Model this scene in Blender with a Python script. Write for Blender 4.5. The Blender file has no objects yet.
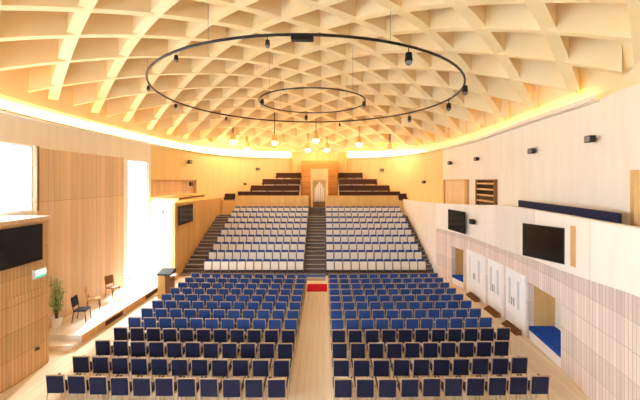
import bpy, math, random
from mathutils import Vector, Matrix
random.seed(7)
S = bpy.context.scene
COL = S.collection
PI = math.pi

# ------------------------------------------------------------------ camera
F = 334.0; VX, VY = 324.0, 180.0; EYE = 5.75
cam = bpy.data.objects.new('camera', bpy.data.cameras.new('camera'))
COL.objects.link(cam)
cam.location = (0, 0, EYE); cam.rotation_euler = (PI/2, 0, 0)
cam.data.sensor_width = 36; cam.data.lens = F/640*36
cam.data.shift_x = -(VX-320)/640; cam.data.shift_y = -(200-VY)/640
cam.data.clip_end = 200
S.camera = cam

# ------------------------------------------------------------------ materials
def lin(c):
    return tuple(((v/255)/12.92 if v/255 <= .04045 else (((v/255)+.055)/1.055)**2.4) for v in c) + (1,)

def base(name, rough=.6, spec=.3):
    m = bpy.data.materials.new(name); m.use_nodes = True
    b = m.node_tree.nodes['Principled BSDF']
    b.inputs['Roughness'].default_value = rough
    b.inputs['Specular IOR Level'].default_value = spec
    return m, m.node_tree, b

def plain(name, c, rough=.6, spec=.3, metal=0, var=.0, scale=8):
    m, nt, b = base(name, rough, spec)
    b.inputs['Metallic'].default_value = metal
    if var:
        tc = nt.nodes.new('ShaderNodeTexCoord'); n = nt.nodes.new('ShaderNodeTexNoise')
        n.inputs['Scale'].default_value = scale; n.inputs['Detail'].default_value = 4
        nt.links.new(tc.outputs['Object'], n.inputs['Vector'])
        mx = nt.nodes.new('ShaderNodeMix'); mx.data_type = 'RGBA'
        a = lin(c)
        mx.inputs['A'].default_value = tuple(v*(1-var) for v in a[:3])+(1,)
        mx.inputs['B'].default_value = tuple(min(1, v*(1+var)) for v in a[:3])+(1,)
        nt.links.new(n.outputs['Fac'], mx.inputs['Factor'])
        nt.links.new(mx.outputs['Result'], b.inputs['Base Color'])
    else:
        b.inputs['Base Color'].default_value = lin(c)
    return m

def wood(name, c1, c2, grain=(8, 8, .6), rough=.5, spec=.3, seams=(), joint=None):
    """streaky wood in object space; seams = [(axis, period, width)] thin darker joints."""
    m, nt, b = base(name, rough, spec)
    N, L = nt.nodes.new, nt.links.new
    tc = N('ShaderNodeTexCoord'); mp = N('ShaderNodeMapping'); mp.inputs['Scale'].default_value = grain
    L(tc.outputs['Object'], mp.inputs['Vector'])
    n = N('ShaderNodeTexNoise'); n.inputs['Scale'].default_value = 1.0; n.inputs['Detail'].default_value = 5
    L(mp.outputs['Vector'], n.inputs['Vector'])
    rp = N('ShaderNodeValToRGB'); rp.color_ramp.elements[0].position = .3; rp.color_ramp.elements[1].position = .7
    rp.color_ramp.elements[0].color = lin(c1); rp.color_ramp.elements[1].color = lin(c2)
    L(n.outputs['Fac'], rp.inputs['Fac'])
    out = rp.outputs['Color']
    sep = N('ShaderNodeSeparateXYZ'); L(tc.outputs['Object'], sep.inputs['Vector'])
    for ax, per, w in seams:
        dv = N('ShaderNodeMath'); dv.operation = 'DIVIDE'; dv.inputs[1].default_value = per
        L(sep.outputs['XYZ'.index(ax)], dv.inputs[0])
        fl = N('ShaderNodeMath'); fl.operation = 'FLOOR'; L(dv.outputs[0], fl.inputs[0])
        fr = N('ShaderNodeMath'); fr.operation = 'FRACT'; L(dv.outputs[0], fr.inputs[0])
        lt = N('ShaderNodeMath'); lt.operation = 'LESS_THAN'; lt.inputs[1].default_value = w/per
        L(fr.outputs[0], lt.inputs[0])
        # every board its own tone
        wn = N('ShaderNodeTexWhiteNoise'); wn.noise_dimensions = '1D'; L(fl.outputs[0], wn.inputs['W'])
        mr = N('ShaderNodeMapRange'); mr.inputs['To Min'].default_value = .9; mr.inputs['To Max'].default_value = 1.06
        L(wn.outputs['Value'], mr.inputs['Value'])
        sc = N('ShaderNodeVectorMath'); sc.operation = 'SCALE'
        L(out, sc.inputs[0]); L(mr.outputs['Result'], sc.inputs['Scale'])
        mx = N('ShaderNodeMix'); mx.data_type = 'RGBA'; mx.inputs['B'].default_value = joint or tuple(v*.55 for v in lin(c1)[:3])+(1,)
        L(lt.outputs[0], mx.inputs['Factor']); L(sc.outputs[0], mx.inputs['A'])
        out = mx.outputs['Result']
    L(out, b.inputs['Base Color'])
    return m

def emit(name, c, s):
    m = bpy.data.materials.new(name); m.use_nodes = True
    nt = m.node_tree; nt.nodes.remove(nt.nodes['Principled BSDF'])
    e = nt.nodes.new('ShaderNodeEmission'); e.inputs['Color'].default_value = tuple(c)+(1,); e.inputs['Strength'].default_value = s
    nt.links.new(e.outputs[0], nt.nodes['Material Output'].inputs['Surface'])
    return m

def glassmat(name):
    m = bpy.data.materials.new(name); m.use_nodes = True
    nt = m.node_tree; nt.nodes.remove(nt.nodes['Principled BSDF'])
    t = nt.nodes.new('ShaderNodeBsdfTransparent'); t.inputs['Color'].default_value = (.97, .99, 1, 1)
    g = nt.nodes.new('ShaderNodeBsdfGlossy'); g.inputs['Roughness'].default_value = .02
    mx = nt.nodes.new('ShaderNodeMixShader'); mx.inputs['Fac'].default_value = .06
    nt.links.new(t.outputs[0], mx.inputs[1]); nt.links.new(g.outputs[0], mx.inputs[2])
    nt.links.new(mx.outputs[0], nt.nodes['Material Output'].inputs['Surface'])
    return m

M = dict(
    floor=wood('floor_oak', (238, 220, 186), (247, 233, 208), (7, .5, 1), .34, .45, (('X', .19, .006),), joint=lin((205, 170, 120))),
    cream=wood('cream_wall_panel', (243, 234, 218), (249, 242, 229), (3, 3, .4), .7, .2),
    parapet=wood('cream_parapet_panel', (247, 241, 231), (251, 246, 238), (3, 3, .4), .65, .2, (('Y', 2.9, .02),), joint=lin((222, 205, 176))),
    ceil=wood('ceiling_spruce', (247, 225, 172), (251, 234, 192), (1.2, 1.2, 1.2), .6, .25),
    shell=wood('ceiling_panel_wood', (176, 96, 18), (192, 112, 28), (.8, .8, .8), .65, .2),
    maple=wood('maple_boards', (234, 200, 160), (244, 214, 180), (5, 5, .3), .55, .25, (('Y', .31, .012), ('Z', 4.95, .02)), joint=lin((196, 152, 106))),
    slat_left=wood('oak_slats', (218, 176, 124), (234, 196, 146), (6, 6, .4), .55, .25, (('Y', .11, .02), ('Z', .74, .02)), joint=lin((196, 148, 98))),
    slat_right=wood('limed_slats', (226, 208, 200), (244, 232, 226), (9, 9, .3), .6, .2, (('Y', .12, .02), ('Z', .66, .02)), joint=lin((208, 184, 172))),
    honey=wood('amber_glow_and_honey_wood', (238, 208, 146), (245, 218, 162), (3, 3, .4), .65, .2),  # amber lamplight put into the rear upper walls' colour; plain wood on the organ
    doorwood=wood('pale_gallery_door', (226, 200, 158), (236, 212, 174), (4, 4, .4), .55, .25),
    amber=wood('honey_wood', (228, 184, 110), (240, 201, 133), (3, 3, .5), .5, .3),
    darkamber=wood('dark_honey_wood', (178, 118, 52), (200, 142, 72), (1, 1, 7), .55, .25, (('Z', .55, .03),)),
    rear_wall=wood('oak_boards', (216, 170, 108), (228, 186, 126), (4, 4, .4), .55, .25, (('Y', .9, .02),)),
    birch=plain('birch_frame', (206, 178, 146), .45, .35),
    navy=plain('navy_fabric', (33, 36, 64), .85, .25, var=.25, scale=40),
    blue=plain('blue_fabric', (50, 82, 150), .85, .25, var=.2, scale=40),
    navy_arm=plain('dark_arm_pad', (46, 44, 54), .5, .3),
    white_lam=plain('white_laminate', (242, 236, 227), .45, .35),
    white=plain('white_paint', (250, 251, 255), .5, .3),
    tier=plain('charcoal_carpet', (108, 100, 101), .9, .1, var=.15, scale=14),
    nosing=plain('pale_nosing', (178, 168, 160), .6, .3),
    brown=plain('dark_brown_cushion', (72, 44, 34), .7, .2, var=.15),
    brown_wood=wood('brown_wood', (126, 82, 48), (150, 102, 62), (4, 4, 1), .5, .3),
    black=plain('black_metal', (24, 23, 24), .45, .4),
    frost=plain('frosted_glass', (226, 232, 238), .2, .5),
    grey=plain('grey_metal', (120, 120, 124), .4, .4),
    screen=plain('black_screen', (14, 13, 16), .12, .5),
    platform=wood('pale_stage_boards', (246, 238, 226), (252, 247, 240), (1, 6, 1), .4, .4, (('X', .25, .006),), joint=lin((222, 200, 170))),
    red=plain('red_carpet', (196, 16, 44), .9, .1, var=.15, scale=30),
    royal=plain('royal_blue_cushion', (22, 78, 178), .8, .2, var=.1, scale=30),
    bluecarpet=plain('blue_carpet', (66, 104, 176), .9, .1, var=.15, scale=30),
    leaf=plain('pale_leaf', (172, 202, 136), .5, .3, var=.3, scale=5),
    stem=plain('plant_stem', (120, 110, 70), .6, .2),
    glass=glassmat('window_glass'),
    darkglass=plain('dark_glass', (58, 50, 40), .15, .5),
    cove=emit('cove_led', (1.0, .56, .19), 6.0),
    bulb=emit('spot_lens', (1.0, .9, .68), 30.0),
    strip=emit('warm_tube', (1.0, .9, .66), 1.6),
    exit_face=emit('exit_sign_face', (.78, 1.0, .9), 1.0),
    exit_green=emit('exit_sign_green', (.05, .5, .25), .8),
)

# ------------------------------------------------------------------ mesh builders
class MB:
    def __init__(s): s.v = []; s.f = []; s.mi = []; s.cur = 0
    def add(s, vs, fs):
        o = len(s.v); s.v += [tuple(v) for v in vs]
        s.f += [tuple(i+o for i in f) for f in fs]; s.mi += [s.cur]*len(fs)
        return s
    def box(s, x0, x1, y0, y1, z0, z1, mtx=None):
        vs = [(x, y, z) for z in (z0, z1) for y in (y0, y1) for x in (x0, x1)]
        if mtx: vs = [mtx @ Vector(v) for v in vs]
        return s.add(vs, [(0, 2, 3, 1), (4, 5, 7, 6), (0, 1, 5, 4), (2, 6, 7, 3), (0, 4, 6, 2), (1, 3, 7, 5)])
    def rbox(s, x0, x1, y0, y1, z0, z1, r, mtx=None, axis='y', n=3):
        """box with rounded corners in the plane across `axis`, and softened rims."""
        U = {'y': (0, 2, 1), 'z': (0, 1, 2), 'x': (1, 2, 0)}[axis]
        lo = (x0, y0, z0); hi = (x1, y1, z1)
        def ring(w, ins):
            pts = []
            u0, u1, v0, v1 = lo[U[0]]+ins, hi[U[0]]-ins, lo[U[1]]+ins, hi[U[1]]-ins
            rr = max(r-ins, r*.4)
            for cx, cy, a0 in ((u1-rr, v1-rr, 0), (u0+rr, v1-rr, 90), (u0+rr, v0+rr, 180), (u1-rr, v0+rr, 270)):
                for k in range(n+1):
                    a = math.radians(a0+90*k/n)
                    p = [0, 0, 0]; p[U[0]] = cx+rr*math.cos(a); p[U[1]] = cy+rr*math.sin(a); p[U[2]] = w
                    pts.append(Vector(p))
            return pts
        w0, w1 = lo[U[2]], hi[U[2]]; e = min(r*.5, (w1-w0)*.3)
        R = [ring(w0, e), ring(w0+e, 0), ring(w1-e, 0), ring(w1, e)]
        k = len(R[0]); vs = [p for q in R for p in q]
        if mtx: vs = [mtx @ v for v in vs]
        fs = [tuple(range(k))[::-1], tuple(range(3*k, 4*k))]
        for j in range(3):
            for i in range(k):
                fs.append((j*k+i, j*k+(i+1) % k, (j+1)*k+(i+1) % k, (j+1)*k+i))
        if axis == 'y': fs = [f[::-1] for f in fs]
        return s.add(vs, fs)
    def tube(s, pts, r, n=8, closed=False, r1=None):
        pts = [Vector(p) for p in pts]; k = len(pts); vs = []; fs = []
        for i, p in enumerate(pts):
            if closed: d = pts[(i+1) % k]-pts[i-1]
            else: d = pts[min(i+1, k-1)]-pts[max(i-1, 0)]
            d.normalize(); up = Vector((0, 0, 1)) if abs(d.z) < .95 else Vector((1, 0, 0))
            a = d.cross(up).normalized(); b = d.cross(a)
            rr = r if r1 is None else r+(r1-r)*i/max(1, k-1)
            vs += [p+a*rr*math.cos(2*PI*j/n)+b*rr*math.sin(2*PI*j/n) for j in range(n)]
        for i in range(k if closed else k-1):
            i2 = (i+1) % k
            fs += [(i*n+j, i2*n+j, i2*n+(j+1) % n, i*n+(j+1) % n) for j in range(n)]
        if not closed: fs += [tuple(range(n)), tuple(range((k-1)*n, k*n))[::-1]]
        return s.add(vs, fs)
    def lathe(s, prof, c=(0, 0, 0), n=16):
        vs = [(c[0]+r*math.cos(2*PI*j/n), c[1]+r*math.sin(2*PI*j/n), c[2]+z) for r, z in prof for j in range(n)]
        fs = [(i*n+j, i*n+(j+1) % n, (i+1)*n+(j+1) % n, (i+1)*n+j) for i in range(len(prof)-1) for j in range(n)]
        fs += [tuple(range(n))[::-1], tuple(range((len(prof)-1)*n, len(prof)*n))]
        return s.add(vs, fs)
    def mesh(s, name, mats):
        me = bpy.data.meshes.new(name); me.from_pydata(s.v, [], s.f)
        for m in (mats if isinstance(mats, (list, tuple)) else [mats]): me.materials.append(m)
        if any(s.mi): me.polygons.foreach_set('material_index', s.mi)
        me.update(); return me
    def build(s, name, mats, parent=None, smooth=False):
        o = bpy.data.objects.new(name, s.mesh(name, mats)); COL.objects.link(o)
        if parent: o.parent = parent
        if smooth:
            for p in o.data.polygons: p.use_smooth = True
        return o

def tag(o, label, cat, group=None, kind=None):
    o['label'] = label; o['category'] = cat
    if group: o['group'] = group
    if kind: o['kind'] = kind
    return o
def empty(name, loc, rz=0, label=None, cat=None, group=None):
    o = bpy.data.objects.new(name, None); COL.objects.link(o); o.empty_display_size = .1
    o.location = loc; o.rotation_euler = (0, 0, rz)
    if label: tag(o, label, cat, group)
    return o
def struct(o, label=None):
    o['kind'] = 'structure'
    if label: o['label'] = label
    return o
def copy_tree(o, kids, loc, rz, label):
    c = o.copy(); COL.objects.link(c); c.location = loc; c.rotation_euler = (0, 0, rz); c['label'] = label
    for k in kids:
        d = k.copy(); COL.objects.link(d); d.parent = c
    return c
ORD = 'first second third fourth fifth sixth seventh eighth ninth tenth eleventh twelfth thirteenth'.split()

# ------------------------------------------------------------------ plan of the oval hall
CX, CY, AL, AR, B, NE = -.6, 17.5, 9.8, 9.1, 15.7, 3.0
def oval(t, r=1.0):
    c, s = math.cos(t), math.sin(t)
    a = AR if c > 0 else AL
    return (CX+r*a*math.copysign(abs(c)**(2/NE), c), CY+r*B*math.copysign(abs(s)**(2/NE), s))
def rad(x, y):
    a = AR if x > CX else AL
    return (abs((x-CX)/a)**NE+abs((y-CY)/B)**NE)**(1/NE)
def t_px(px):
    """angle at which the sight line of column px meets the oval wall"""
    lo, hi = math.radians(-38), math.radians(218)
    for _ in range(50):
        m = (lo+hi)/2; x, y = oval(m)
        if VX+F*x/y > px: lo = m
        else: hi = m
    return (lo+hi)/2
ZC = 7.95            # top of the walls, where the cove runs
DEP = .85            # rib depth
def smooth(u): u = max(0, min(1, u)); return u*u*(3-2*u)
def dome(x, y):
    return 8.5+2.9*(1-min(rad(x, y), 1.02)**2)-.22*smooth((x-CX)/AR)
def zc(x, y): return ZC+.22*smooth(((x-CX)/AR-.5)*2)*smooth((20-y)/8)
def sector(mb, t0, t1, z0, z1, ri=1.0, ro=1.03):
    n = max(2, int(abs(t1-t0)/math.radians(2.2)))
    vs = []; fs = []
    for i in range(n+1):
        t = t0+(t1-t0)*i/n
        for r in (ri, ro):
            x, y = oval(t, r); vs += [(x, y, z0), (x, y, zc(x, y) if z1 == ZC else z1)]
    for i in range(n):
        a, b = i*4, i*4+4
        fs += [(a, a+1, b+1, b), (a+2, b+2, b+3, a+3), (a+1, a+3, b+3, b+1), (a, b, b+2, a+2)]
    fs += [(0, 2, 3, 1), (n*4, n*4+1, n*4+3, n*4+2)]
    return mb.add(vs, fs)

# floor
mb = MB(); mb.box(-11.2, 9.3, -3, 34, -.2, 0)
struct(mb.build('floor', M['floor']), 'pale oak floor of the hall')

# ------------------------------------------------------------------ outer walls
TF, TL = math.radians(-72), math.radians(232)
tp = {p: t_px(p) for p in (348, 290, 197, 175, 151, 148.5, 123, 37, 35)}
tw1 = math.pi-math.asin(-1)*0
# the near end of window 1: about y = 6.8 on the left
tw1 = math.radians(180)
while oval(tw1)[1] > 7.2: tw1 += .003
mb = MB(); sector(mb, t_px(443), tp[348], 0, ZC); struct(mb.build('wall_right_rear_upper', M['honey']), 'curved wall with painted amber glow beside the rear gallery')
mb = MB(); sector(mb, TF, t_px(443), 0, ZC); struct(mb.build('wall_right', M['cream']), 'cream curved upper wall above the doors')
mb = MB(); sector(mb, tp[348], tp[290], 0, 9.0); struct(mb.build('wall_back', M['amber']), 'honey wood wall at the far end')
mb = MB(); sector(mb, tp[197], tp[151], 4.5, 5.95, 1.03, 1.05)
struct(mb.build('wall_left_recess', M['maple']), 'dark wood back of the gallery opening')
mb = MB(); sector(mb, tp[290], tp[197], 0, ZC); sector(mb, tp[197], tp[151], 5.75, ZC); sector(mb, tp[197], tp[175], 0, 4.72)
struct(mb.build('wall_left_rear_upper', M['honey']), 'curved wall with painted amber glow past the tall windows')
mb = MB()
sector(mb, tp[175], tp[151], 0, .3); sector(mb, tp[175], tp[151], 4.5, 4.72)
sector(mb, tp[151], tp[148.5], 0, ZC)
sector(mb, tp[148.5], tp[123], 0, .3); sector(mb, tp[148.5], tp[123], 6.82, ZC)
sector(mb, tp[123], tp[35], 6.9, ZC)
sector(mb, tp[35], tw1, 0, 4.66); sector(mb, tp[35], tw1, 6.95, ZC)
sector(mb, tw1, TL, 0, ZC)
struct(mb.build('wall_left', M['cream']), 'cream curved wall with tall windows')
mb = MB(); sector(mb, tp[123], tp[35], 0, 6.9, .996, 1.03)
struct(mb.build('wall_left_panelling', M['maple']), 'maple board panelling behind the side stage')
mb = MB(); sector(mb, tp[37], tp[35], 4.66, 6.95, .994, 1.0)
struct(mb.build('trim_1', M['brown_wood']), 'brown upright beside the upper window')

def window(n, t0, t1, z0, z1, mat, label, muls=()):
    o = MB(); w = .06
    dt = .05/10
    sector(o, t0, t1, z0, z0+w, 1.005, 1.02); sector(o, t0, t1, z1-w, z1, 1.005, 1.02)
    for t in (t0, t1-dt) + tuple(t0+(t1-t0)*k for k in muls): sector(o, t, t+dt, z0, z1, 1.005, 1.02)
    fr = o.build('window_%d' % n, mat); struct(fr, label)
    g = MB(); sector(g, t0, t1, z0, z1, 1.011, 1.014); g.build('glass', M['glass'], fr)
window(1, tp[35], tw1, 4.66, 6.95, M['white'], 'bright upper window above the ledge')
window(2, tp[148.5], tp[123], .3, 6.82, M['white'], 'tall bright window beside the panelling')
window(3, tp[175], tp[151], .3, 4.5, M['white'], 'bright low window under the gallery opening', (.5,))

# unseen wall and high corner window added behind the camera to shape daylight
mb = MB(); FX0, FX1 = -8.6, 4.2
for x0, x1, z0, z1 in ((FX0, -8.3, 0, 9.2), (-8.3, -4.0, 0, 3.2), (-8.3, -4.0, 8.4, 9.2), (-4.0, FX1, 0, 9.2)): mb.box(x0, x1, -2.7, -2.5, z0, z1)
mb.box(FX1, FX1+.2, -2.7, 2.2, 0, 9.2); mb.box(FX0-.2, FX0, -2.7, 5.0, 0, 3.2); mb.box(FX0-.2, FX0, -2.7, 5.0, 8.4, 9.2); mb.box(FX0-.2, FX1+.2, -2.7, 3.2, 9.2, 9.4)
struct(mb.build('wall_front_added', M['brown_wood']))  # unseen; dark brown to cut light bounced from the right
fr = MB()
for z in (3.2, 8.34): fr.box(-8.3, -4.0, -2.66, -2.54, z, z+.06).box(FX0-.16, FX0-.04, -2.5, 5.0, z, z+.06)
for x in (-8.3, -6.2, -4.06): fr.box(x, x+.06, -2.66, -2.54, 3.2, 8.4)
for y in (-2.5, 0, 2.5, 4.94): fr.box(FX0-.16, FX0-.04, y, y+.06, 3.2, 8.4)
fr = struct(fr.build('window_5', M['white']))  # unseen window, added for daylight from the near left
MB().box(-8.3, -4.0, -2.61, -2.6, 3.2, 8.4).box(FX0-.11, FX0-.1, -2.5, 5.0, 3.2, 8.4).build('glass', M['glass'], fr)

# ------------------------------------------------------------------ ceiling
mb = MB(); n = 96; rs = [0.02, .12, .24, .36, .48, .6, .7, .8, .88, .95, 1.0]
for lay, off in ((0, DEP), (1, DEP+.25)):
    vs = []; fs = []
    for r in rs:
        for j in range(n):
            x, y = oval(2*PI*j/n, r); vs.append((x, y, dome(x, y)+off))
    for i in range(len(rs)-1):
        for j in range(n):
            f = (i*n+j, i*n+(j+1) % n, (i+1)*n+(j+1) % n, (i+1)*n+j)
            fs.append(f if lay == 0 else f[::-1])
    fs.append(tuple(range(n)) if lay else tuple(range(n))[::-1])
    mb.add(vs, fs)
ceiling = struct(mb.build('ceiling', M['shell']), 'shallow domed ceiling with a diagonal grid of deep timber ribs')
# sloping rim between the cove and the ribs
mb = MB(); prof = [(1.0, 0, 0), (1.0, .16, 0), (.982, .42, 0), (.955, 0, 1), (1.03, DEP, 2), (1.03, 0, 0)]
vs = []; fs = []; n = 120; k = len(prof)
for j in range(n):
    for r, z, how in prof:
        x, y = oval(2*PI*j/n, r); x1, y1 = oval(2*PI*j/n, .955)
        vs.append((x, y, zc(x, y)+z if how == 0 else dome(x1, y1)+DEP))
for j in range(n):
    for i in range(k):
        fs.append((j*k+i, ((j+1) % n)*k+i, ((j+1) % n)*k+(i+1) % k, j*k+(i+1) % k))
mb.add(vs, fs); mb.build('rim', M['ceil'], ceiling)
# ribs
PITCH = 1.62; q = 1/math.sqrt(2); TH = .15
for fam in (1, -1):
    ux, uy = q, q*fam; px_, py_ = -uy, ux
    for kk in range(-14, 15):
        off = (kk+.25)*PITCH if fam == 1 else (kk+.63)*PITCH
        run = []
        for i in range(-160, 161):
            s = i*.16
            x = CX+px_*off+ux*s; y = CY+py_*off+uy*s
            if rad(x, y) <= .972: run.append((x, y))
        if len(run) < 6: continue
        run = run[::4]+([run[-1]] if (len(run)-1) % 4 else [])
        mb = MB(); vs = []; fs = []
        for x, y in run:
            z = dome(x, y)
            for a in (-TH, TH): vs += [(x+px_*a, y+py_*a, z), (x+px_*a, y+py_*a, z+DEP+.05)]
        for i in range(len(run)-1):
            a, b = i*4, i*4+4
            fs += [(a, b, b+1, a+1), (a+2, a+3, b+3, b+2), (a, a+2, b+2, b), (a+1, b+1, b+3, a+3)]
        fs += [(0, 1, 3, 2), (len(vs)-4, len(vs)-2, len(vs)-1, len(vs)-3)]
        mb.add(vs, fs); mb.build('rib', M['ceil'], ceiling)

# cove lights on the wall tops
def vs_ledge(t0, t1, n=60):
    out = []
    for i in range(n+1):
        t = t0+(t1-t0)*i/n
        for r in (.976, 1.0):
            x, y = oval(t, r); z = zc(*oval(t)); out += [(x, y, z-.1), (x, y, z-.02)]
    return out
def ledge_f(n=60):
    fs = []
    for i in range(n):
        a, b = i*4, i*4+4
        fs += [(a, a+1, b+1, b), (a+2, b+2, b+3, a+3), (a+1, a+3, b+3, b+1), (a, b, b+2, a+2)]
    return fs+[(0, 2, 3, 1), (n*4, n*4+1, n*4+3, n*4+2)]
def cove(t0, t1, label, hf):
    n = 60; vs = []; fs = []
    for i in range(n+1):
        u = i/n; t = t0+(t1-t0)*u; h = hf(u); zz = zc(*oval(t))
        for r in (.978, .986):
            x, y = oval(t, r); vs += [(x, y, zz-.02), (x, y, zz-.02+h)]
    for i in range(n):
        a, b = i*4, i*4+4
        fs += [(a, a+1, b+1, b), (a+2, b+2, b+3, a+3), (a+1, a+3, b+3, b+1), (a, b, b+2, a+2)]
    fs += [(0, 2, 3, 1), (n*4, n*4+1, n*4+3, n*4+2)]
    o = empty('cove_light', (0, 0, 0), 0, label, 'light', 'cove lights along the wall tops')
    m = MB(); m.add(vs, fs); m.build('light_strip', M['cove'], o)
    m = MB(); sector(m, t0, t1, ZC-.1, ZC-.02, .976, 1.0) if t0 > 1.6 else m.add([v for v in vs_ledge(t0, t1)], ledge_f()); m.build('ledge', M['cream'], o)
    if t0 < 1.6:
        m = MB(); a0, a1 = t0+(t1-t0)*.52, t1-.03; vs = []; fs = []
        for i in range(31):
            t = a0+(a1-a0)*i/30; z = zc(*oval(t)); hh = .07*smooth(i/6)
            for r in (.968, .974):
                x, y = oval(t, r); vs += [(x, y, z-.1), (x, y, z-.02+hh)]
        m.add(vs, ledge_f(30)); m.build('lip', M['cream'], o)
cove(tp[290], math.radians(214), 'glowing cove light along the top of the window-side wall', lambda u: .62-.42*u)
cove(tp[348], t_px(600), 'glowing cove light along the wall top on the white-door side', lambda u: .62-.35*smooth(u*2)-.25*smooth((u-.45)*6))

# ------------------------------------------------------------------ lower side walls
WL, WR = -8.7, 6.75
# left, near
mb = MB(); mb.box(WL-.2, WL, 6.7, 10.55, 0, 4.5)
struct(mb.build('wall_left_lower', M['slat_left']), 'oak slatted lower wall under the upper window')
mb = MB()
vs = []; n = 10
top = []
for i in range(n+1):
    y = 6.9+(10.62-6.9)*i/n
    t = math.radians(180)
    while oval(t)[1] > y: t += .002
    top.append((oval(t)[0]+.02, y))
vs = [(x, y, z) for x, y in top for z in (4.5, 4.62)]+[(WL+.02, y, z) for x, y in top for z in (4.5, 4.62)]
k = 2*(n+1); fs = []
for i in range(n):
    a = 2*i; fs += [(a+1, a+3, k+a+3, k+a+1)[::-1], (a, a+2, k+a+2, k+a), (k+a, k+a+2, k+a+3, k+a+1), (a, a+1, a+3, a+2)]
fs += [(0, k, k+1, 1), (k-2, k-1, 2*k-1, 2*k-2)]
mb.add(vs, fs); struct(mb.build('ledge_floor', M['maple']), 'wooden ledge below the upper window')
# return wall closing the end of the near left wall
mb = MB(); mb.box(-9.85, WL-.2, 10.35, 10.55, 0, 4.5)
struct(mb.build('wall_left_return', M['slat_left']))
# left, rear
mb = MB()
x0, x1 = WL-.2, WL
mb.add([(x0, 19.5, 0), (x1, 19.5, 0), (x0, 28.4, 0), (x1, 28.4, 0), (x0, 19.5, 4.4), (x1, 19.5, 4.4), (x0, 28.4, 4.2), (x1, 28.4, 4.2)],
       [(0, 2, 3, 1), (4, 5, 7, 6), (0, 1, 5, 4), (2, 6, 7, 3), (0, 4, 6, 2), (1, 3, 7, 5)])
struct(mb.build('wall_left_rear', M['rear_wall']), 'oak wall beside the side stairs')
mb = MB(); mb.box(-10.2, WL+.03, 19.9, 24.2, 4.52, 4.66)
o = struct(mb.build('gallery_floor', M['amber']), 'gallery slab above the low window')
mb = MB(); mb.box(WL+.03, WL+.055, 19.9, 24.2, 4.58, 4.68); mb.build('edge_strip', M['brown_wood'], o)

# right wall: a gently bulging inner wall with openings for two seating niches
KN = [(5.0, 6.3), (6.6, 6.62), (7.2, 6.76), (8.7, 6.96), (10, 7.18), (12, 7.4), (14, 7.5), (16.5, 7.46), (18, 7.3), (19, 7.05), (20, 6.8), (20.6, 6.75), (30, 6.75)]
def xw(y):
    for (a, u), (b, v) in zip(KN, KN[1:]):
        if y <= b: return u+(v-u)*(y-a)/(b-a)
    return KN[-1][1]
def lerp(y, pts):
    for (a, u), (b, v) in zip(pts, pts[1:]):
        if y <= b: return u+(v-u)*max(0, y-a)/(b-a)
    return pts[-1][1]
def strip_wall(mb, y0, y1, z0, z1, o0=0, o1=.2):
    """slab following the inner wall between offsets o0 and o1; z0 and z1 are numbers or functions of y"""
    n = max(1, int((y1-y0)/.6)); g = lambda z, y: z(y) if callable(z) else z
    vs = []; fs = []
    for i in range(n+1):
        y = y0+(y1-y0)*i/n
        for o in (o0, o1): vs += [(xw(y)+o, y, g(z0, y)), (xw(y)+o, y, g(z1, y))]
    for i in range(n):
        a, b = 4*i, 4*i+4
        fs += [(a, a+1, b+1, b), (a+2, b+2, b+3, a+3), (a+1, a+3, b+3, b+1), (a, b, b+2, a+2)]
    fs += [(0, 2, 3, 1), (4*n, 4*n+1, 4*n+3, 4*n+2)]
    return mb.add(vs, fs)
N1 = (10.15, 12.1); N2 = (17.6, 18.65); ND = 1.0; NH = 2.05
zs = lambda y: lerp(y, [(5, 3.3), (7.1, 3.27), (10, 3.03), (14, 2.86), (30, 2.86)])
zt = lambda y: lerp(y, [(5, 4.72), (14, 4.7), (16.5, 4.52), (20, 4.36), (23.5, 4.22), (28.4, 4.12)])
mb = MB()
strip_wall(mb, 6.2, N1[0], 0, zs); strip_wall(mb, N1[0], N1[1], NH, zs); strip_wall(mb, N1[1], N2[0], 0, zs)
strip_wall(mb, N2[0], N2[1], NH, zs); strip_wall(mb, N2[1], 20.2, 0, zs)
struct(mb.build('wall_right_lower', M['slat_right']), 'pale slatted lower wall on the white-door side')
mb = MB(); strip_wall(mb, 20.2, 28.4, 0, zs); struct(mb.build('wall_right_rear', M['parapet']))
mb = MB(); strip_wall(mb, 6.2, 28.4, zs, zt, -.03, .17); struct(mb.build('parapet_wall', M['parapet']), 'cream gallery parapet above the slatted wall')
mb = MB(); strip_wall(mb, 9.34, 9.58, 3.3, 4.45, -.045, -.03); struct(mb.build('trim_2', M['rear_wall']), 'tan vertical strip on the parapet')
mb = MB(); strip_wall(mb, 7.6, 20, 3.75, 3.9, .17, .85); mb.box(6.92, 8.3, 20, 28, 3.75, 3.9); struct(mb.build('balcony_floor', M['cream']))
for (y0, y1), lab in ((N1, 0), (N2, 1)):
    mb = MB(); xa = xw(y0); xb = xw(y1); xo = max(xa, xb)+ND
    mb.box(xa+.2, xo, y0-.1, y0, 0, NH+.1); mb.box(xo, xo+.1, y0-.1, y1+.1, 0, NH+.1)
    strip_wall(mb, y0, y1, NH, NH+.1, .2, ND)
    struct(mb.build('niche_wall', M['white']))
    mb = MB(); mb.box(xb+.2, xo, y1, y1+.1, 0, NH+.1); struct(mb.build('niche_wall', M['rear_wall']))
    ym = (y0+y1)/2
    t = empty('niche_bench', (xw(ym)+.5, ym, 0), 0, ['blue cushioned white bench in the wall niche nearest the camera', 'blue cushioned white bench in the far niche beyond the white doors'][lab], 'bench', 'niche benches')
    for nm, z0, z1, e, mt in (('base', 0, .34, .0, 'white'), ('cushion', .34, .47, .02, 'royal')):
        m = MB(); strip_wall(m, y0+.02, y1-.02, z0, z1, .02-e, .92)
        m.v = [(a-t.location.x, b-t.location.y, c) for a, b, c in m.v]; m.build(nm, M[mt], t)

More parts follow.
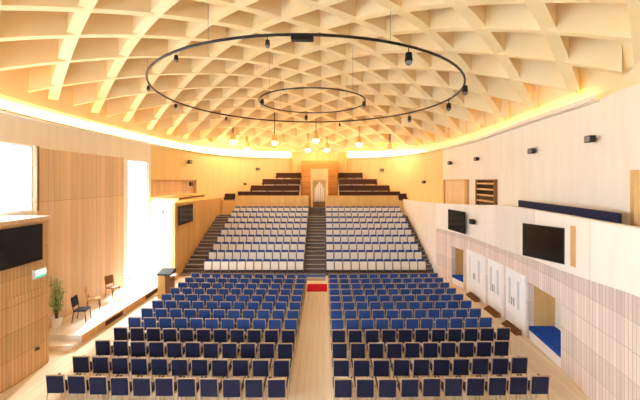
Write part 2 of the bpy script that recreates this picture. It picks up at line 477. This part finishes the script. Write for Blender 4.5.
# white doors along the right wall
DY = [(12.25, 13.65), (13.9, 15.15), (15.45, 17.2)]
dl = ['white double door nearest the niche in front', 'white double door in the middle of three', 'white double door furthest along the slatted wall']
for i, (y0, y1) in enumerate(DY):
    m = MB(); strip_wall(m, y0, y1, 0, 2.2, -.05, .0); d = struct(m.build('door_%d' % (i+1), M['white']), dl[i])
    ym = (y0+y1)/2
    for a, b in ((y0+.08, ym-.015), (ym+.015, y1-.08)):
        m = MB(); strip_wall(m, a, b, .02, 2.12, -.085, -.05); lf = m.build('door_leaf', M['white'], d)
        m = MB(); strip_wall(m, (a+b)/2-.09, (a+b)/2+.09, .85, 1.9, -.092, -.085); m.build('glazing', M['frost'], lf)
    for q in (-.07, .07): MB().tube([(xw(ym)-.13, ym+q, .9), (xw(ym)-.13, ym+q, 1.2)], .014).build('handle', M['grey'], d)
    t = empty('door_ramp', (xw(ym)-.25, ym-.1, 0), 0, ['brown wedge ramp at the foot of the white door nearest the camera', 'brown wedge ramp at the foot of the middle white door', 'brown wedge ramp at the foot of the furthest white door'][i], 'ramp', 'door ramps')
    L = .5
    MB().add([(-.12, -L, 0), (.12, -L, 0), (.12, L, 0), (-.12, L, 0), (.12, -L, .17), (.12, L, .17), (-.12, -L, .03), (-.12, L, .03)],
             [(0, 3, 2, 1), (6, 4, 5, 7), (0, 1, 4, 6), (3, 7, 5, 2), (1, 2, 5, 4), (0, 6, 7, 3)]).build('wedge', M['brown_wood'], t)
    m = MB()
    for kx in range(4): m.box(-.1+kx*.055, -.075+kx*.055, -L+.05, L-.05, .04+kx*.032, .06+kx*.032)
    m.build('tread', M['brown'], t)
# door in the near left wall
d = MB().box(WL, WL+.03, 9.2, 10.3, 0, 2.45).build('door_4', M['slat_left']); struct(d, 'flush oak slatted door in the near left wall')
MB().tube([(WL+.08, 10.12, .66), (WL+.08, 9.98, .66)], .02).build('handle', M['black'], d)
MB().box(WL+.03, WL+.09, 10.06, 10.12, .62, .7).build('lock_plate', M['grey'], d)

# ------------------------------------------------------------------ tiered seating floor
RD = [20.5+.85*i for i in range(9)]
RZ = [.08, .47, .83, 1.18, 1.53, 1.87, 2.18, 2.51, 2.82]
XL, XR = WL, WR
mb = MB()
for i in range(9):
    y0 = RD[i]-.42; y1 = RD[i+1]-.42 if i < 8 else 28.3
    mb.cur = 0; mb.box(XL, XR, y0, y1, 0 if i == 0 else RZ[i-1]-.05, RZ[i])
    mb.cur = 1
    for a, b in ((XL, -7.4), (-1.2, .08), (6.26, XR)):
        mb.box(a, b, y0-.012, y0+.05, RZ[i]-.035, RZ[i]+.006)
        if i:
            h = (RZ[i]+RZ[i-1])/2
            mb.cur = 0; mb.box(a, b, y0-.3, y0, RZ[i-1], h); mb.cur = 1
            mb.box(a, b, y0-.312, y0-.25, h-.035, h+.006)
struct(mb.build('tier_floor', [M['tier'], M['nosing']]), 'charcoal stepped floor of the tiered seating')
# top landing, gallery parapets and gallery tiers
mb = MB(); mb.box(-2.1, 1.25, 28.3, 33, 2.6, 3.36); struct(mb.build('landing_floor', M['tier']))
for x0, x1, lb in ((-7.45, -1.3, 'honey wood gallery front on the window side'), (.1, 6.3, 'honey wood gallery front on the white-door side')):
    m = MB(); m.box(x0, x1, 28.3, 28.42, 2.6, 4.38); o = struct(m.build('gallery_wall', M['amber']), lb)
    m = MB(); m.box(x0, x1, 28.27, 28.45, 4.38, 4.43); m.build('cap_rail', M['amber'], o)
TD = [29.3, 30.2, 31.1, 31.95]; TZ = [4.16, 4.68, 5.26, 5.86]
TXL = [-7.6, -6.65, -5.75, -4.6]; TXR = [6.7, 5.95, 4.95, 3.7]
mb = MB()
for i in range(4):
    y0 = TD[i]-.45; y1 = TD[i+1]-.45 if i < 3 else 32.3
    z0 = 2.6 if i == 0 else TZ[i-1]-.05
    mb.box(TXL[i]-.3, -2.15, y0, y1, z0, TZ[i]); mb.box(1.3, TXR[i]+.1, y0, y1, z0, TZ[i])
struct(mb.build('gallery_tier_floor', M['white_lam']), 'pale stepped floor of the rear gallery')
mb = MB(); mb.box(-8.9, -7.6, 28.42, 28.85, 2.6, 4.0); mb.box(6.3, 7.8, 28.42, 28.85, 2.6, 4.0)
mb.box(-8.65, -7.45, 28.3, 28.42, 2.6, 3.95); mb.box(6.3, 6.75, 28.3, 28.42, 2.6, 3.95)
struct(mb.build('gallery_end_wall', M['amber']))
def long_bench(x0, x1, y, z, label):
    xm = (x0+x1)/2; h = (x1-x0)/2
    t = empty('gallery_bench', (xm, y, z), 0, label, 'bench', 'dark benches of the rear gallery')
    MB().rbox(-h, h, -.2, .2, .1, .26, .03, axis='z').build('seat', M['brown'], t)
    MB().rbox(-h, h, .12, .2, .26, .58, .03).build('backrest', M['brown'], t)
    for k in range(4):
        x = -h+.1+(2*h-.2)*k/3; MB().box(x-.03, x+.03, -.15, .18, 0, .1).build('support', M['black'], t)
bw = ['lowest', 'second lowest', 'second highest', 'topmost']
for i in range(4):
    long_bench(TXL[i], -2.2, TD[i], TZ[i], '%s long dark brown bench of the rear gallery, on the window side' % bw[i])
    long_bench(1.35, TXR[i], TD[i], TZ[i], '%s long dark brown bench of the rear gallery, on the white-door side' % bw[i])
long_bench(-8.55, -7.65, 28.63, 4.0, 'short dark bench at the window-side end of the honey wood gallery front')
long_bench(6.4, 7.1, 28.63, 4.0, 'short dark bench at the white-door-side end of the gallery front')
# centre block at the far end
mb = MB(); mb.box(-3.05, 2.2, 32.25, 33.4, 2.6, 8.45)
struct(mb.build('wall_back_centre', M['amber']), 'honey wood end wall block behind the portal')
mb = MB(); mb.box(-2.1, 1.25, 31.2, 32.25, 3.36, 7.55); struct(mb.build('wall_back_recess', M['darkamber']), 'darker banded wood wall behind the portal')

# portal with white tubes at the top of the stairs
t = empty('organ_case', (-.4, 29.6, 3.36), 0, 'tall pale wooden organ case with upright white pipes above the central stairs', 'organ')
m = MB(); m.box(-.76, -.56, -.3, .3, .0, 3.3); m.box(.56, .76, -.3, .3, 0, 3.3); m.box(-.56, .56, -.3, .3, 2.35, 3.3); m.box(-.56, .56, .15, .3, 0, 2.35)
m.build('case', M['honey'], t)
MB().box(-.8, .8, -.34, .34, 3.3, 3.38).build('cornice', M['honey'], t)
MB().box(-.56, .56, -.25, .15, 0, .45).build('plinth', M['brown_wood'], t)
for x, zt in ((-.38, 1.7), (-.2, 1.95), (0, 2.12), (.2, 1.95), (.38, 1.7)):
    MB().lathe([(.03, .45), (.075, .62), (.075, zt), (.06, zt+.03)], (x, -.08, 0), 12).build('pipe', M['white'], t)

# ------------------------------------------------------------------ foot of the stairs
mb = MB(); mb.box(-1.12, .1, 19.1, 20.08, 0, .06); struct(mb.build('step_floor', M['nosing']))
o = MB().box(-1.1, .1, 19.62, 20.06, .06, .075).build('stair_mat', M['bluecarpet'])
tag(o, 'blue mat lying at the foot of the central stairs', 'mat')
t = MB().rbox(-.9, .17, 17.2, 18.45, 0, .014, .02, axis='z').build('red_mat', M['red'])
tag(t, 'red mat across the central aisle before the stairs', 'mat')

# ------------------------------------------------------------------ side stage
SX = -8.5
mb = MB()
ys = [11.72+(19.4-11.72)*i/12 for i in range(13)]
def wall_x(y, r=.996):
    lo, hi = PI/2+.05, math.radians(235)
    for _ in range(40):
        m = (lo+hi)/2
        if oval(m, r)[1] > y: lo = m
        else: hi = m
    return oval(lo, r)[0]
vs = [(x, y, z) for y in ys for x in (wall_x(y)+.01, SX) for z in (0, .3)]
fs = []; mis = []
for i in range(12):
    a, b = 4*i, 4*i+4
    fs += [(a+1, a+3, b+3, b+1), (a+2, b+2, b+3, a+3), (a, a+1, b+1, b)]; mis += [0, 1, 0]
fs += [(0, 2, 3, 1), (48, 49, 51, 50)]; mis += [2, 0]
mb.add(vs, fs); mb.mi = mis
st = struct(mb.build('stage_floor', [M['platform'], M['rear_wall'], M['white']]), 'pale side stage in front of the windows')
for y0, y1 in ((13.0, 14.1), (15.9, 17.2)):
    MB().box(SX, SX+.012, y0, y1, .06, .24).build('opening', M['brown'], st)
o = MB().box(-9.5, -8.52, 11.3, 11.68, 0, .15).build('step_stool', M['parapet'])
tag(o, 'low pale step at the front of the side stage', 'step')

# potted plant on the stage
t = empty('potted_plant', (-9.94, 12.42, .3), 0, 'tall pale green potted plant on the side stage by the panelling', 'plant')
MB().lathe([(.13, 0), (.2, .34), (.21, .36), (.19, .36), (.17, .3)], n=20).build('pot', M['white'], t)
ms = MB(); ml = MB()
for k in range(11):
    a = random.uniform(0, 2*PI); sp = random.uniform(.06, .25); hh = random.uniform(1.1, 1.9)
    pts = [Vector((sp*u**1.4*math.cos(a)+.03*math.cos(a), sp*u**1.4*math.sin(a)+.03*math.sin(a), .3+(hh-.3)*u)) for u in (0, .25, .5, .75, 1)]
    ms.tube(pts, .012, 5, r1=.005)
    for j in range(26):
        u = random.uniform(.25, 1); i = min(3, int(u*4)); p = pts[i].lerp(pts[i+1], u*4-i)
        d = Vector((random.gauss(0, 1), random.gauss(0, 1), random.uniform(-.4, .6))).normalized()
        L_ = random.uniform(.1, .2); w = L_*.28; s = d.cross(Vector((0, 0, 1))).normalized(); up = s.cross(d)
        tip = p+d*L_-Vector((0, 0, .04)); mid = p+d*L_*.45
        if abs(tip.x) > .28 or abs(tip.y) > .5: continue
        ml.add([p, mid+s*w+up*.012, mid-s*w+up*.012, tip, mid+up*-.004], [(0, 4, 1), (0, 2, 4), (1, 4, 3), (4, 2, 3)])
ms.build('stem', M['stem'], t); ml.build('foliage', M['leaf'], t)

def stage_chair(name, loc, rz, label, wmat, cmat):
    t = empty(name, loc, rz, label, 'chair')
    MB().rbox(-.22, .22, -.22, .22, .42, .47, .04, axis='z').build('seat', cmat, t)
    mt = Matrix.Translation((0, -.2, .47)) @ Matrix.Rotation(math.radians(10), 4, 'X')
    MB().rbox(-.21, .21, -.02, .02, .12, .5, .05, mt).build('backrest', cmat, t)
    for x in (-.19, .19):
        MB().tube([(x, -.26, 0), (x, -.2, .44), (x, -.27, .92)], .017, 6).build('leg', wmat, t)
        MB().tube([(x, .22, 0), (x, .19, .43)], .017, 6).build('leg', wmat, t)
stage_chair('stage_chair', (-9.38, 12.95, .3), math.radians(-80), 'dark navy chair beside the potted plant on the side stage', M['black'], M['navy'])
stage_chair('wooden_chair', (-9.75, 14.15, .3), math.radians(-60), 'brown wooden chair against the panelling, nearer the potted plant', M['brown_wood'], M['rear_wall'])
stage_chair('wooden_chair', (-9.85, 15.6, .3), math.radians(-110), 'brown wooden chair against the panelling, nearer the tall window', M['brown_wood'], M['brown_wood'])
t = empty('side_table', (-9.6, 16.5, .3), 0, 'small round wooden table beside the far wooden stage chair', 'table')
MB().lathe([(.24, .6), (.25, .61), (.25, .63), (.24, .64)], n=20).build('table_top', M['brown_wood'], t)
for k in range(3):
    a = 2*PI*k/3; MB().tube([(.08*math.cos(a), .08*math.sin(a), .6), (.2*math.cos(a), .2*math.sin(a), 0)], .014, 6).build('leg', M['brown_wood'], t)

# lectern by the end of the stage
t = empty('lectern', (-7.78, 16.5, 0), 0, 'wooden lectern with dark slanted top at the end of the side stage', 'lectern')
m = MB(); m.box(-.3, .05, -.28, .28, 0, 1.12); m.build('body', M['amber'], t)
MB().box(.05, .3, -.24, .24, .1, .95).build('side_box', M['brown_wood'], t)
MB().add([(-.34, -.32, 1.12), (.34, -.32, 1.12), (.34, .32, 1.12), (-.34, .32, 1.12), (-.34, -.32, 1.18), (.34, -.32, 1.18), (.34, .32, 1.32), (-.34, .32, 1.32)],
         [(0, 3, 2, 1), (4, 5, 6, 7), (0, 1, 5, 4), (2, 3, 7, 6), (0, 4, 7, 3), (1, 2, 6, 5)]).build('top', M['black'], t)

# ------------------------------------------------------------------ televisions
def tv(xw, side, y0, y1, z0, z1, label, yaw=0, off=0):
    """side +1: hangs on the right wall and faces -x"""
    t = empty('television', (xw, (y0+y1)/2, (z0+z1)/2), 0, label, 'television', 'wall televisions')
    h = (y1-y0)/2; v = (z1-z0)/2; s = -side
    a = lambda u, w: (min(s*u, s*w), max(s*u, s*w))
    mt = Matrix.Translation((-side*(off+.06), 0, 0)) @ Matrix.Rotation(math.radians(yaw), 4, 'Z')
    MB().box(*a(0, off+.07), -.12, .12, -.12, .12).build('wall_mount', M['black'], t)
    MB().box(*a(0, .05), -h, h, -v, v, mt).build('housing', M['black'], t)
    MB().box(*a(.05, .053), -h+.03, h-.03, -v+.04, v-.03, mt).build('screen', M['screen'], t)
tv(7.25, 1, 9.85, 11.16, 3.25, 4.32, 'large black television on the parapet above the near niche', 23, .3)
tv(7.27, 1, 17.0, 18.7, 3.0, 4.12, 'smaller looking black television further along the cream parapet by the stairs', 7, .12)
tv(WL, -1, 8.3, 10.2, 3.33, 4.43, 'large black television on the oak wall under the upper window')
tv(WL, -1, 19.85, 21.9, 3.05, 4.2, 'black television on the oak wall beside the side stairs')

# ------------------------------------------------------------------ wall speakers
def wall_box(px, py, w, h, label, r=.997):
    t = t_px(px); x, y = oval(t, r); z = EYE+(VY-py)*y/F
    x2, y2 = oval(t+.01, r); ang = math.atan2(y2-y, x2-x)+PI    # local +y looks away from the room
    o = empty('wall_speaker', (x, y, z), ang, label, 'speaker', 'small dark wall speakers')
    MB().box(-.03, .03, -.1, 0, -.03, .03).build('bracket', M['black'], o)
    MB().rbox(-w/2, w/2, -.1-.16, -.1, -h/2, h/2, .02).build('housing', M['black'], o)
    MB().box(-w/2+.03, w/2-.03, -.267, -.26, -h/2+.03, h/2-.03).build('grille', M['grey'], o)
wl = [(598, 139, .3, .2, 'small black speaker on the cream wall, nearest above the navy bench'),
      (537, 151, .3, .2, 'small black speaker high on the cream wall above the near end of the navy bench'),
      (480, 159, .3, .2, 'small black speaker on the cream wall above the dark slatted window'),
      (452.5, 163, .3, .22, 'small black speaker on the cream wall above the pale gallery door'),
      (426, 182, .32, .22, 'small dark speaker on the amber wall past the pale gallery door'),
      (383, 170, .36, .24, 'small dark speaker on amber wall above the white-door-side gallery benches'),
      (257, 169, .36, .24, 'small dark speaker on amber wall above the window-side gallery benches'),
      (244, 184, .24, .18, 'small dim speaker at the end of the window-side gallery benches'),
      (187.5, 162, .38, .28, 'dark speaker on the amber wall above the gallery opening'),
      (191.5, 184, .3, .3, 'dark box speaker inside the gallery opening above the low window', 1.028)]
wl[1] = (537, 151, .3, .2, 'small black speaker on the cream wall above the far end of the navy bench')
for a in wl: wall_box(*a)
def box_speaker(loc, label, sx=1):
    t = empty('box_speaker', loc, 0, label, 'speaker', 'small dark wall speakers')
    MB().box(min(0, -.08*sx), max(0, -.08*sx), -.03, .03, -.03, .03).build('bracket', M['black'], t)
    a, b = sorted((-.08*sx, -.26*sx)); MB().rbox(a, b, -.16, .16, -.12, .12, .02, axis='x').build('housing', M['black'], t)
box_speaker((xw(16.3)-.06, 16.3, 3.72), 'small black speaker on the cream parapet between the two televisions')
t = t_px(157); x, y = oval(t, 1.003)
o = empty('box_speaker', (x, y, 3.75), 0, 'small grey speaker hanging in front of the low window', 'speaker', 'small dark wall speakers')
MB().tube([(.3, 0, .88), (.3, 0, .1)], .012, 6).build('drop_rod', M['grey'], o)
MB().rbox(.15, .45, -.15, .15, -.12, .12, .02).build('housing', M['grey'], o)

# gallery window and door on the right upper wall
def wall_panel(px0, px1, z0, z1, name, label, mat, fmat, slats):
    t0, t1 = t_px(px0), t_px(px1)
    m = MB()
    sector(m, t0, t1, z0, z1, .99, .9985); o = struct(m.build(name, mat), label)
    m = MB(); dt = (t1-t0)*.07
    sector(m, t0-dt, t0, z0, z1+.06, .982, .9985); sector(m, t1, t1+dt, z0, z1+.06, .982, .9985); sector(m, t0, t1, z1, z1+.06, .982, .9985)
    m.build('frame', fmat, o)
    if slats:
        m = MB()
        for k in range(slats):
            z = z0+(z1-z0)*(k+.35)/slats; sector(m, t0, t1, z, z+.09, .986, .99)
        m.build('slat', M['rear_wall'], o)
wall_panel(497, 479, 3.9, 5.72, 'window_4', 'dark slatted gallery window in the cream wall', M['darkglass'], M['brown_wood'], 6)
wall_panel(467, 446, 3.9, 5.72, 'door_5', 'pale wooden gallery door in the curved wall', M['doorwood'], M['rear_wall'], 0)
o = MB(); t0 = t_px(641); sector(o, t0, t0+.012, 3.9, 6.0, .99, .998); struct(o.build('trim_3', M['rear_wall']))

# navy bench on the gallery behind the parapet
ga = math.atan2(xw(12.9)-xw(8.2), 4.7)
t = empty('gallery_settee', ((xw(8.2)+xw(12.9))/2+.36, 10.55, 3.9), -ga, 'long navy upholstered bench behind the cream parapet', 'bench')
MB().rbox(-.06, .04, -2.4, 2.9, .45, 1.04, .03, axis='x').build('backrest', M['navy'], t)
MB().rbox(.04, .34, -1.2, 2.4, .36, .46, .03, axis='z').build('seat', M['navy'], t)
for y in (-2.2, -.7, .8, 2.2):
    MB().box(-.05, .03, y-.03, y+.03, 0, .5).build('leg', M['black'], t)
    if y > -1: MB().box(.27, .32, y-.03, y+.03, 0, .36).build('leg', M['black'], t)

# exit sign
t = empty('exit_sign', (WL, 10.15, 2.92), 0, 'small lit green and white sign on the oak wall under the television', 'sign')
MB().box(0, .1, -.2, .2, -.13, .13).build('housing', M['white'], t)
MB().box(.1, .105, -.18, .18, -.05, .11).build('lit_face', M['exit_face'], t)
MB().box(.1, .105, -.18, .18, -.11, -.05).build('green_band', M['exit_green'], t)

# ------------------------------------------------------------------ lighting rings and spots
def circ(c, R, z, n=72): return [(c[0]+R*math.cos(2*PI*i/n), c[1]+R*math.sin(2*PI*i/n), z) for i in range(n)]
RC, RR, RZ_ = (-.7, 15.7), 6.75, 9.65
def ring(c, R, z, r, nh, label):
    o = empty('lighting_ring', (c[0], c[1], z), 0, label, 'light rig', 'suspended lighting rings')
    MB().tube(circ((0, 0), R, 0), r, 8, True).build('tube', M['black'], o, True)
    for k in range(nh):
        a = 2*PI*(k+.5)/nh; x, y = R*math.cos(a), R*math.sin(a)
        MB().tube([(x, y, 0), (x, y, dome(c[0]+x, c[1]+y)+DEP-z-.02)], .006, 5).build('cable', M['grey'], o)
ring(RC, RR, RZ_, .042, 8, 'large black lighting ring hanging under the domed ceiling')
ring((-.55, 15.9), 2.5, 9.45, .03, 4, 'small dark lighting ring hanging inside the large ring')

def spot(loc, rz, label, lens=None, stem=.25, size=1.0, nm='spotlight', head='black'):
    o = empty(nm, loc, rz, label, 'light', 'ceiling spotlights')
    MB().tube([(0, 0, stem), (0, 0, .1*size)], .015*size, 6).build('stem', M['black'], o)
    MB().lathe([(.05*size, .12*size), (.09*size, .1*size), (.11*size, -.12*size), (.1*size, -.13*size), (.085*size, -.11*size)], n=14).build('lamp_head', M[head], o)
    MB().lathe([(.02*size, -.135*size), (.1*size, -.14*size), (.1*size, -.155*size), (.08*size, -.21*size), (.02*size, -.25*size)], n=14).build('lens', lens or M['grey'], o)
    return o
# on the large ring, at the columns where the photo shows them
angs = [(-97, 'at the nearest point of the large ring'), (-124, 'on the near left curve of the large ring'), (-160, 'second from the leftmost on the large ring'),
        (172, 'at the leftmost point of the large ring'), (140, 'on the far left curve of the large ring'), (-62, 'on the near right curve of the large ring'),
        (-22, 'second from the rightmost on the large ring'), (4, 'at the rightmost point of the large ring'), (33, 'on the far right curve of the large ring'),
        (75, 'at the farthest point of the large ring')]
for a, w in angs:
    sz = 1.05 if 'right' in w else .62; a = math.radians(a)
    spot((RC[0]+RR*math.cos(a), RC[1]+RR*math.sin(a), RZ_-.042-.25*sz), 0, 'black spotlight hanging '+w, None, .25*sz, sz)
for a, w in ((-150, 'left'), (-20, 'right'), (100, 'far')):
    a = math.radians(a)
    spot((-.55+2.5*math.cos(a), 15.9+2.5*math.sin(a), 9.45-.245), 0, 'black spotlight on the %s side of the small ring' % w, None, .214, .8)
t = empty('ring_box', (RC[0]+RR*math.cos(math.radians(-89)), RC[1]+RR*math.sin(math.radians(-89)), RZ_), 0, 'black control box on the nearest point of the large ring', 'box')
MB().rbox(-.3, .3, -.09, .09, -.17, -.06, .02).build('housing', M['black'], t)
MB().box(-.2, .2, -.03, .03, -.06, -.043).build('clamp', M['grey'], t)

lit = [(233, 137, 27, 'leftmost of the lit ceiling lamps'), (247, 145, 29, 'second from the left of the lit ceiling lamps'), (274.5, 138, 26, 'brightest lit ceiling lamp left of the portal'),
       (308, 146, 30, 'lit ceiling lamp just left of the portal top'), (316, 136, 26.5, 'lit ceiling lamp highest above the portal'), (327, 146, 30, 'lit ceiling lamp just right of the portal top'),
       (359, 140, 27, 'second from the right of the lit ceiling lamps'), (390, 147, 28.5, 'rightmost of the lit ceiling lamps')]
for px, py, d, w in lit:
    x = (px-VX)*d/F; z = EYE+(VY-py)*d/F
    zt = dome(x, d)+DEP
    spot((x, d, z), 0, w, M['bulb'], zt-z, 2.2, 'pendant_lamp', 'amber')
    ld = bpy.data.lights.new('lamp', 'POINT'); ld.energy = 45; ld.color = (1, .6, .2); ld.shadow_soft_size = .2
    lo = bpy.data.objects.new('lamp_light', ld); COL.objects.link(lo); lo.location = (x, d, z-.55)

# ------------------------------------------------------------------ flat floor chairs
def chair_parts(full, fab):
    P = []
    mt = Matrix.Translation((0, -.225, .42)) @ Matrix.Rotation(math.radians(5), 4, 'X')
    b = MB(); b.rbox(-.206, .206, -.03, .03, .0, .44, .02, mt)
    P.append(('backrest', b.mesh('backrest', M[fab])))
    b = MB(); b.rbox(-.2, .2, -.18, .24, .41, .48, .04, axis='z')
    P.append(('seat', b.mesh('seat', M[fab])))
    legs = []
    for x in (-.218, .218):
        b = MB(); w = .016
        b.tube([(x, -.3, 0), (x, -.215, .43), (x, -.262, .89)], w, 6); legs.append(b)
        b = MB(); b.tube([(x, .23, 0), (x, .2, .41), (x, .17, .645)], w, 6); legs.append(b)
    rail = MB(); rail.rbox(-.22, .22, -.28, -.25, .868, .892, .01)
    # birch rim of the seat shell
    shell = MB(); shell.box(-.205, .205, -.19, .235, .385, .41)
    arms = []
    for x in (-.232, .232):
        b = MB(); b.rbox(x-.022, x+.022, -.225, .2, .645, .672, .012, axis='z'); arms.append(b)
    if full:
        P += [('leg', l.mesh('leg', M['birch'])) for l in legs]
        P.append(('top_rail', rail.mesh('top_rail', M['birch'])))
        P.append(('seat_frame', shell.mesh('seat_frame', M['birch'])))
        P += [('armrest', a.mesh('armrest', M['navy_arm'])) for a in arms]
    else:
        fr = MB()
        for l in legs+[rail, shell]: fr.add(l.v, l.f)
        P.append(('frame', fr.mesh('frame', M['birch'])))
        P += [('armrest', a.mesh('armrest', M['navy_arm'])) for a in arms]
    return P
def proto(name, cat, group, parts):
    o = empty(name, (0, 0, 0), 0, 'x', cat, group); kids = []
    for n_, me in parts:
        k = bpy.data.objects.new(n_, me); COL.objects.link(k); k.parent = o; kids.append(k)
    return o, kids
FD = [8.16, 9.04, 9.96, 10.85, 11.68, 12.5, 13.32, 14.1, 14.9, 15.7, 16.5, 17.3]
protos = {}
def put(key, builder, name, cat, group, loc, rz, label):
    if key not in protos:
        o, kids = proto(name, cat, group, builder()); protos[key] = (o, kids)
        o.location = loc; o.rotation_euler = (0, 0, rz); o['label'] = label
    else: copy_tree(*protos[key], loc, rz, label)
def rown(i, n): return 'front' if i == 0 else 'back' if i == n-1 else ORD[i]
def seatpos(k, n, what):
    return 'right beside the %s' % what if k == 0 else 'outermost seat' if k == n-1 else '%s from the %s' % (ORD[k], what)
for i, d in enumerate(FD):
    full = i < 6
    for side, x0, sgn, n, where in ((0, -1.16, -1, 11, 'window'), (1, .47, 1, 10 if i < 3 else 11, 'white-door')):
        for k in range(n):
            x = x0+sgn*k*(.556 if side == 0 else .545 if i < 4 else .526)
            y = d+.26+.16*((x+.35)/6)**2
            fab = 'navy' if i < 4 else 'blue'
            lab = ('dark navy' if i < 4 else 'blue')+' wood-framed chair, %s floor row, %s side, %s' % (rown(i, 12), where, seatpos(k, n, 'centre aisle'))
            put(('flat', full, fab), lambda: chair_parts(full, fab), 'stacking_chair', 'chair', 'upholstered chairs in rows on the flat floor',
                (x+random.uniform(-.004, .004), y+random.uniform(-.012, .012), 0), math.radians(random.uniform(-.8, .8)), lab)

# ------------------------------------------------------------------ tiered tip-up seats (face the camera)
def tip_parts():
    P = []
    b = MB(); mt = Matrix.Translation((0, -.02, .12)) @ Matrix.Rotation(math.radians(-6), 4, 'X')
    b.rbox(-.22, .22, -.035, .035, .03, .54, .04, mt); P.append(('seat', b.mesh('seat', M['white_lam'])))
    b = MB(); mt = Matrix.Translation((0, .2, .42)) @ Matrix.Rotation(math.radians(-9), 4, 'X')
    b.rbox(-.225, .225, -.04, .04, .0, .34, .05, mt); P.append(('backrest', b.mesh('backrest', M['blue'])))
    b = MB()
    for x in (-.244, .244):
        b.box(x-.009, x+.009, .0, .24, 0, .6); 
    b.box(-.235, .235, .13, .16, .2, .26)
    P.append(('frame', b.mesh('frame', M['grey'])))
    for x in (-.237, .237):
        b = MB(); b.rbox(x-.016, x+.016, -.02, .26, .6, .625, .01, axis='z')
        P.append(('armrest', b.mesh('armrest', M['birch'])))
    return P
for i in range(9):
    for side, x0, sgn, where in ((0, -1.5, -1, 'window'), (1, .38, 1, 'white-door')):
        for k in range(12):
            lab = 'white tip-up seat, %s tiered row, %s side, %s' % ('lowest' if i == 0 else 'top' if i == 8 else ORD[i], where, seatpos(k, 12, 'central stairs'))
            put('tip', tip_parts, 'tip_up_seat', 'seat', 'white tip-up seats on the tiers', (x0+sgn*k*.512, RD[i], RZ[i]), 0, lab)

# ------------------------------------------------------------------ daylight
w = bpy.data.worlds.new('sky'); S.world = w; w.use_nodes = True
bg = w.node_tree.nodes['Background']; bg.inputs['Color'].default_value = (.76, .89, 1.0, 1); bg.inputs['Strength'].default_value = 7.0
sd = bpy.data.lights.new('sun', 'SUN'); sd.energy = 20.0; sd.angle = math.radians(12); sd.color = (1, .95, .88)
so = bpy.data.objects.new('sun', sd); COL.objects.link(so); so.rotation_euler = Vector((.2, -.87, -.4)).to_track_quat('-Z', 'Y').to_euler()

S.view_settings.view_transform = 'Standard'; S.view_settings.look = 'None'
S.view_settings.gamma = 1; S.view_settings.use_curve_mapping = False
S.view_settings.exposure = 1.05
S.cycles.use_denoising = True
S.cycles.max_bounces = 10; S.cycles.diffuse_bounces = 6
S.cycles.sample_clamp_indirect = 8
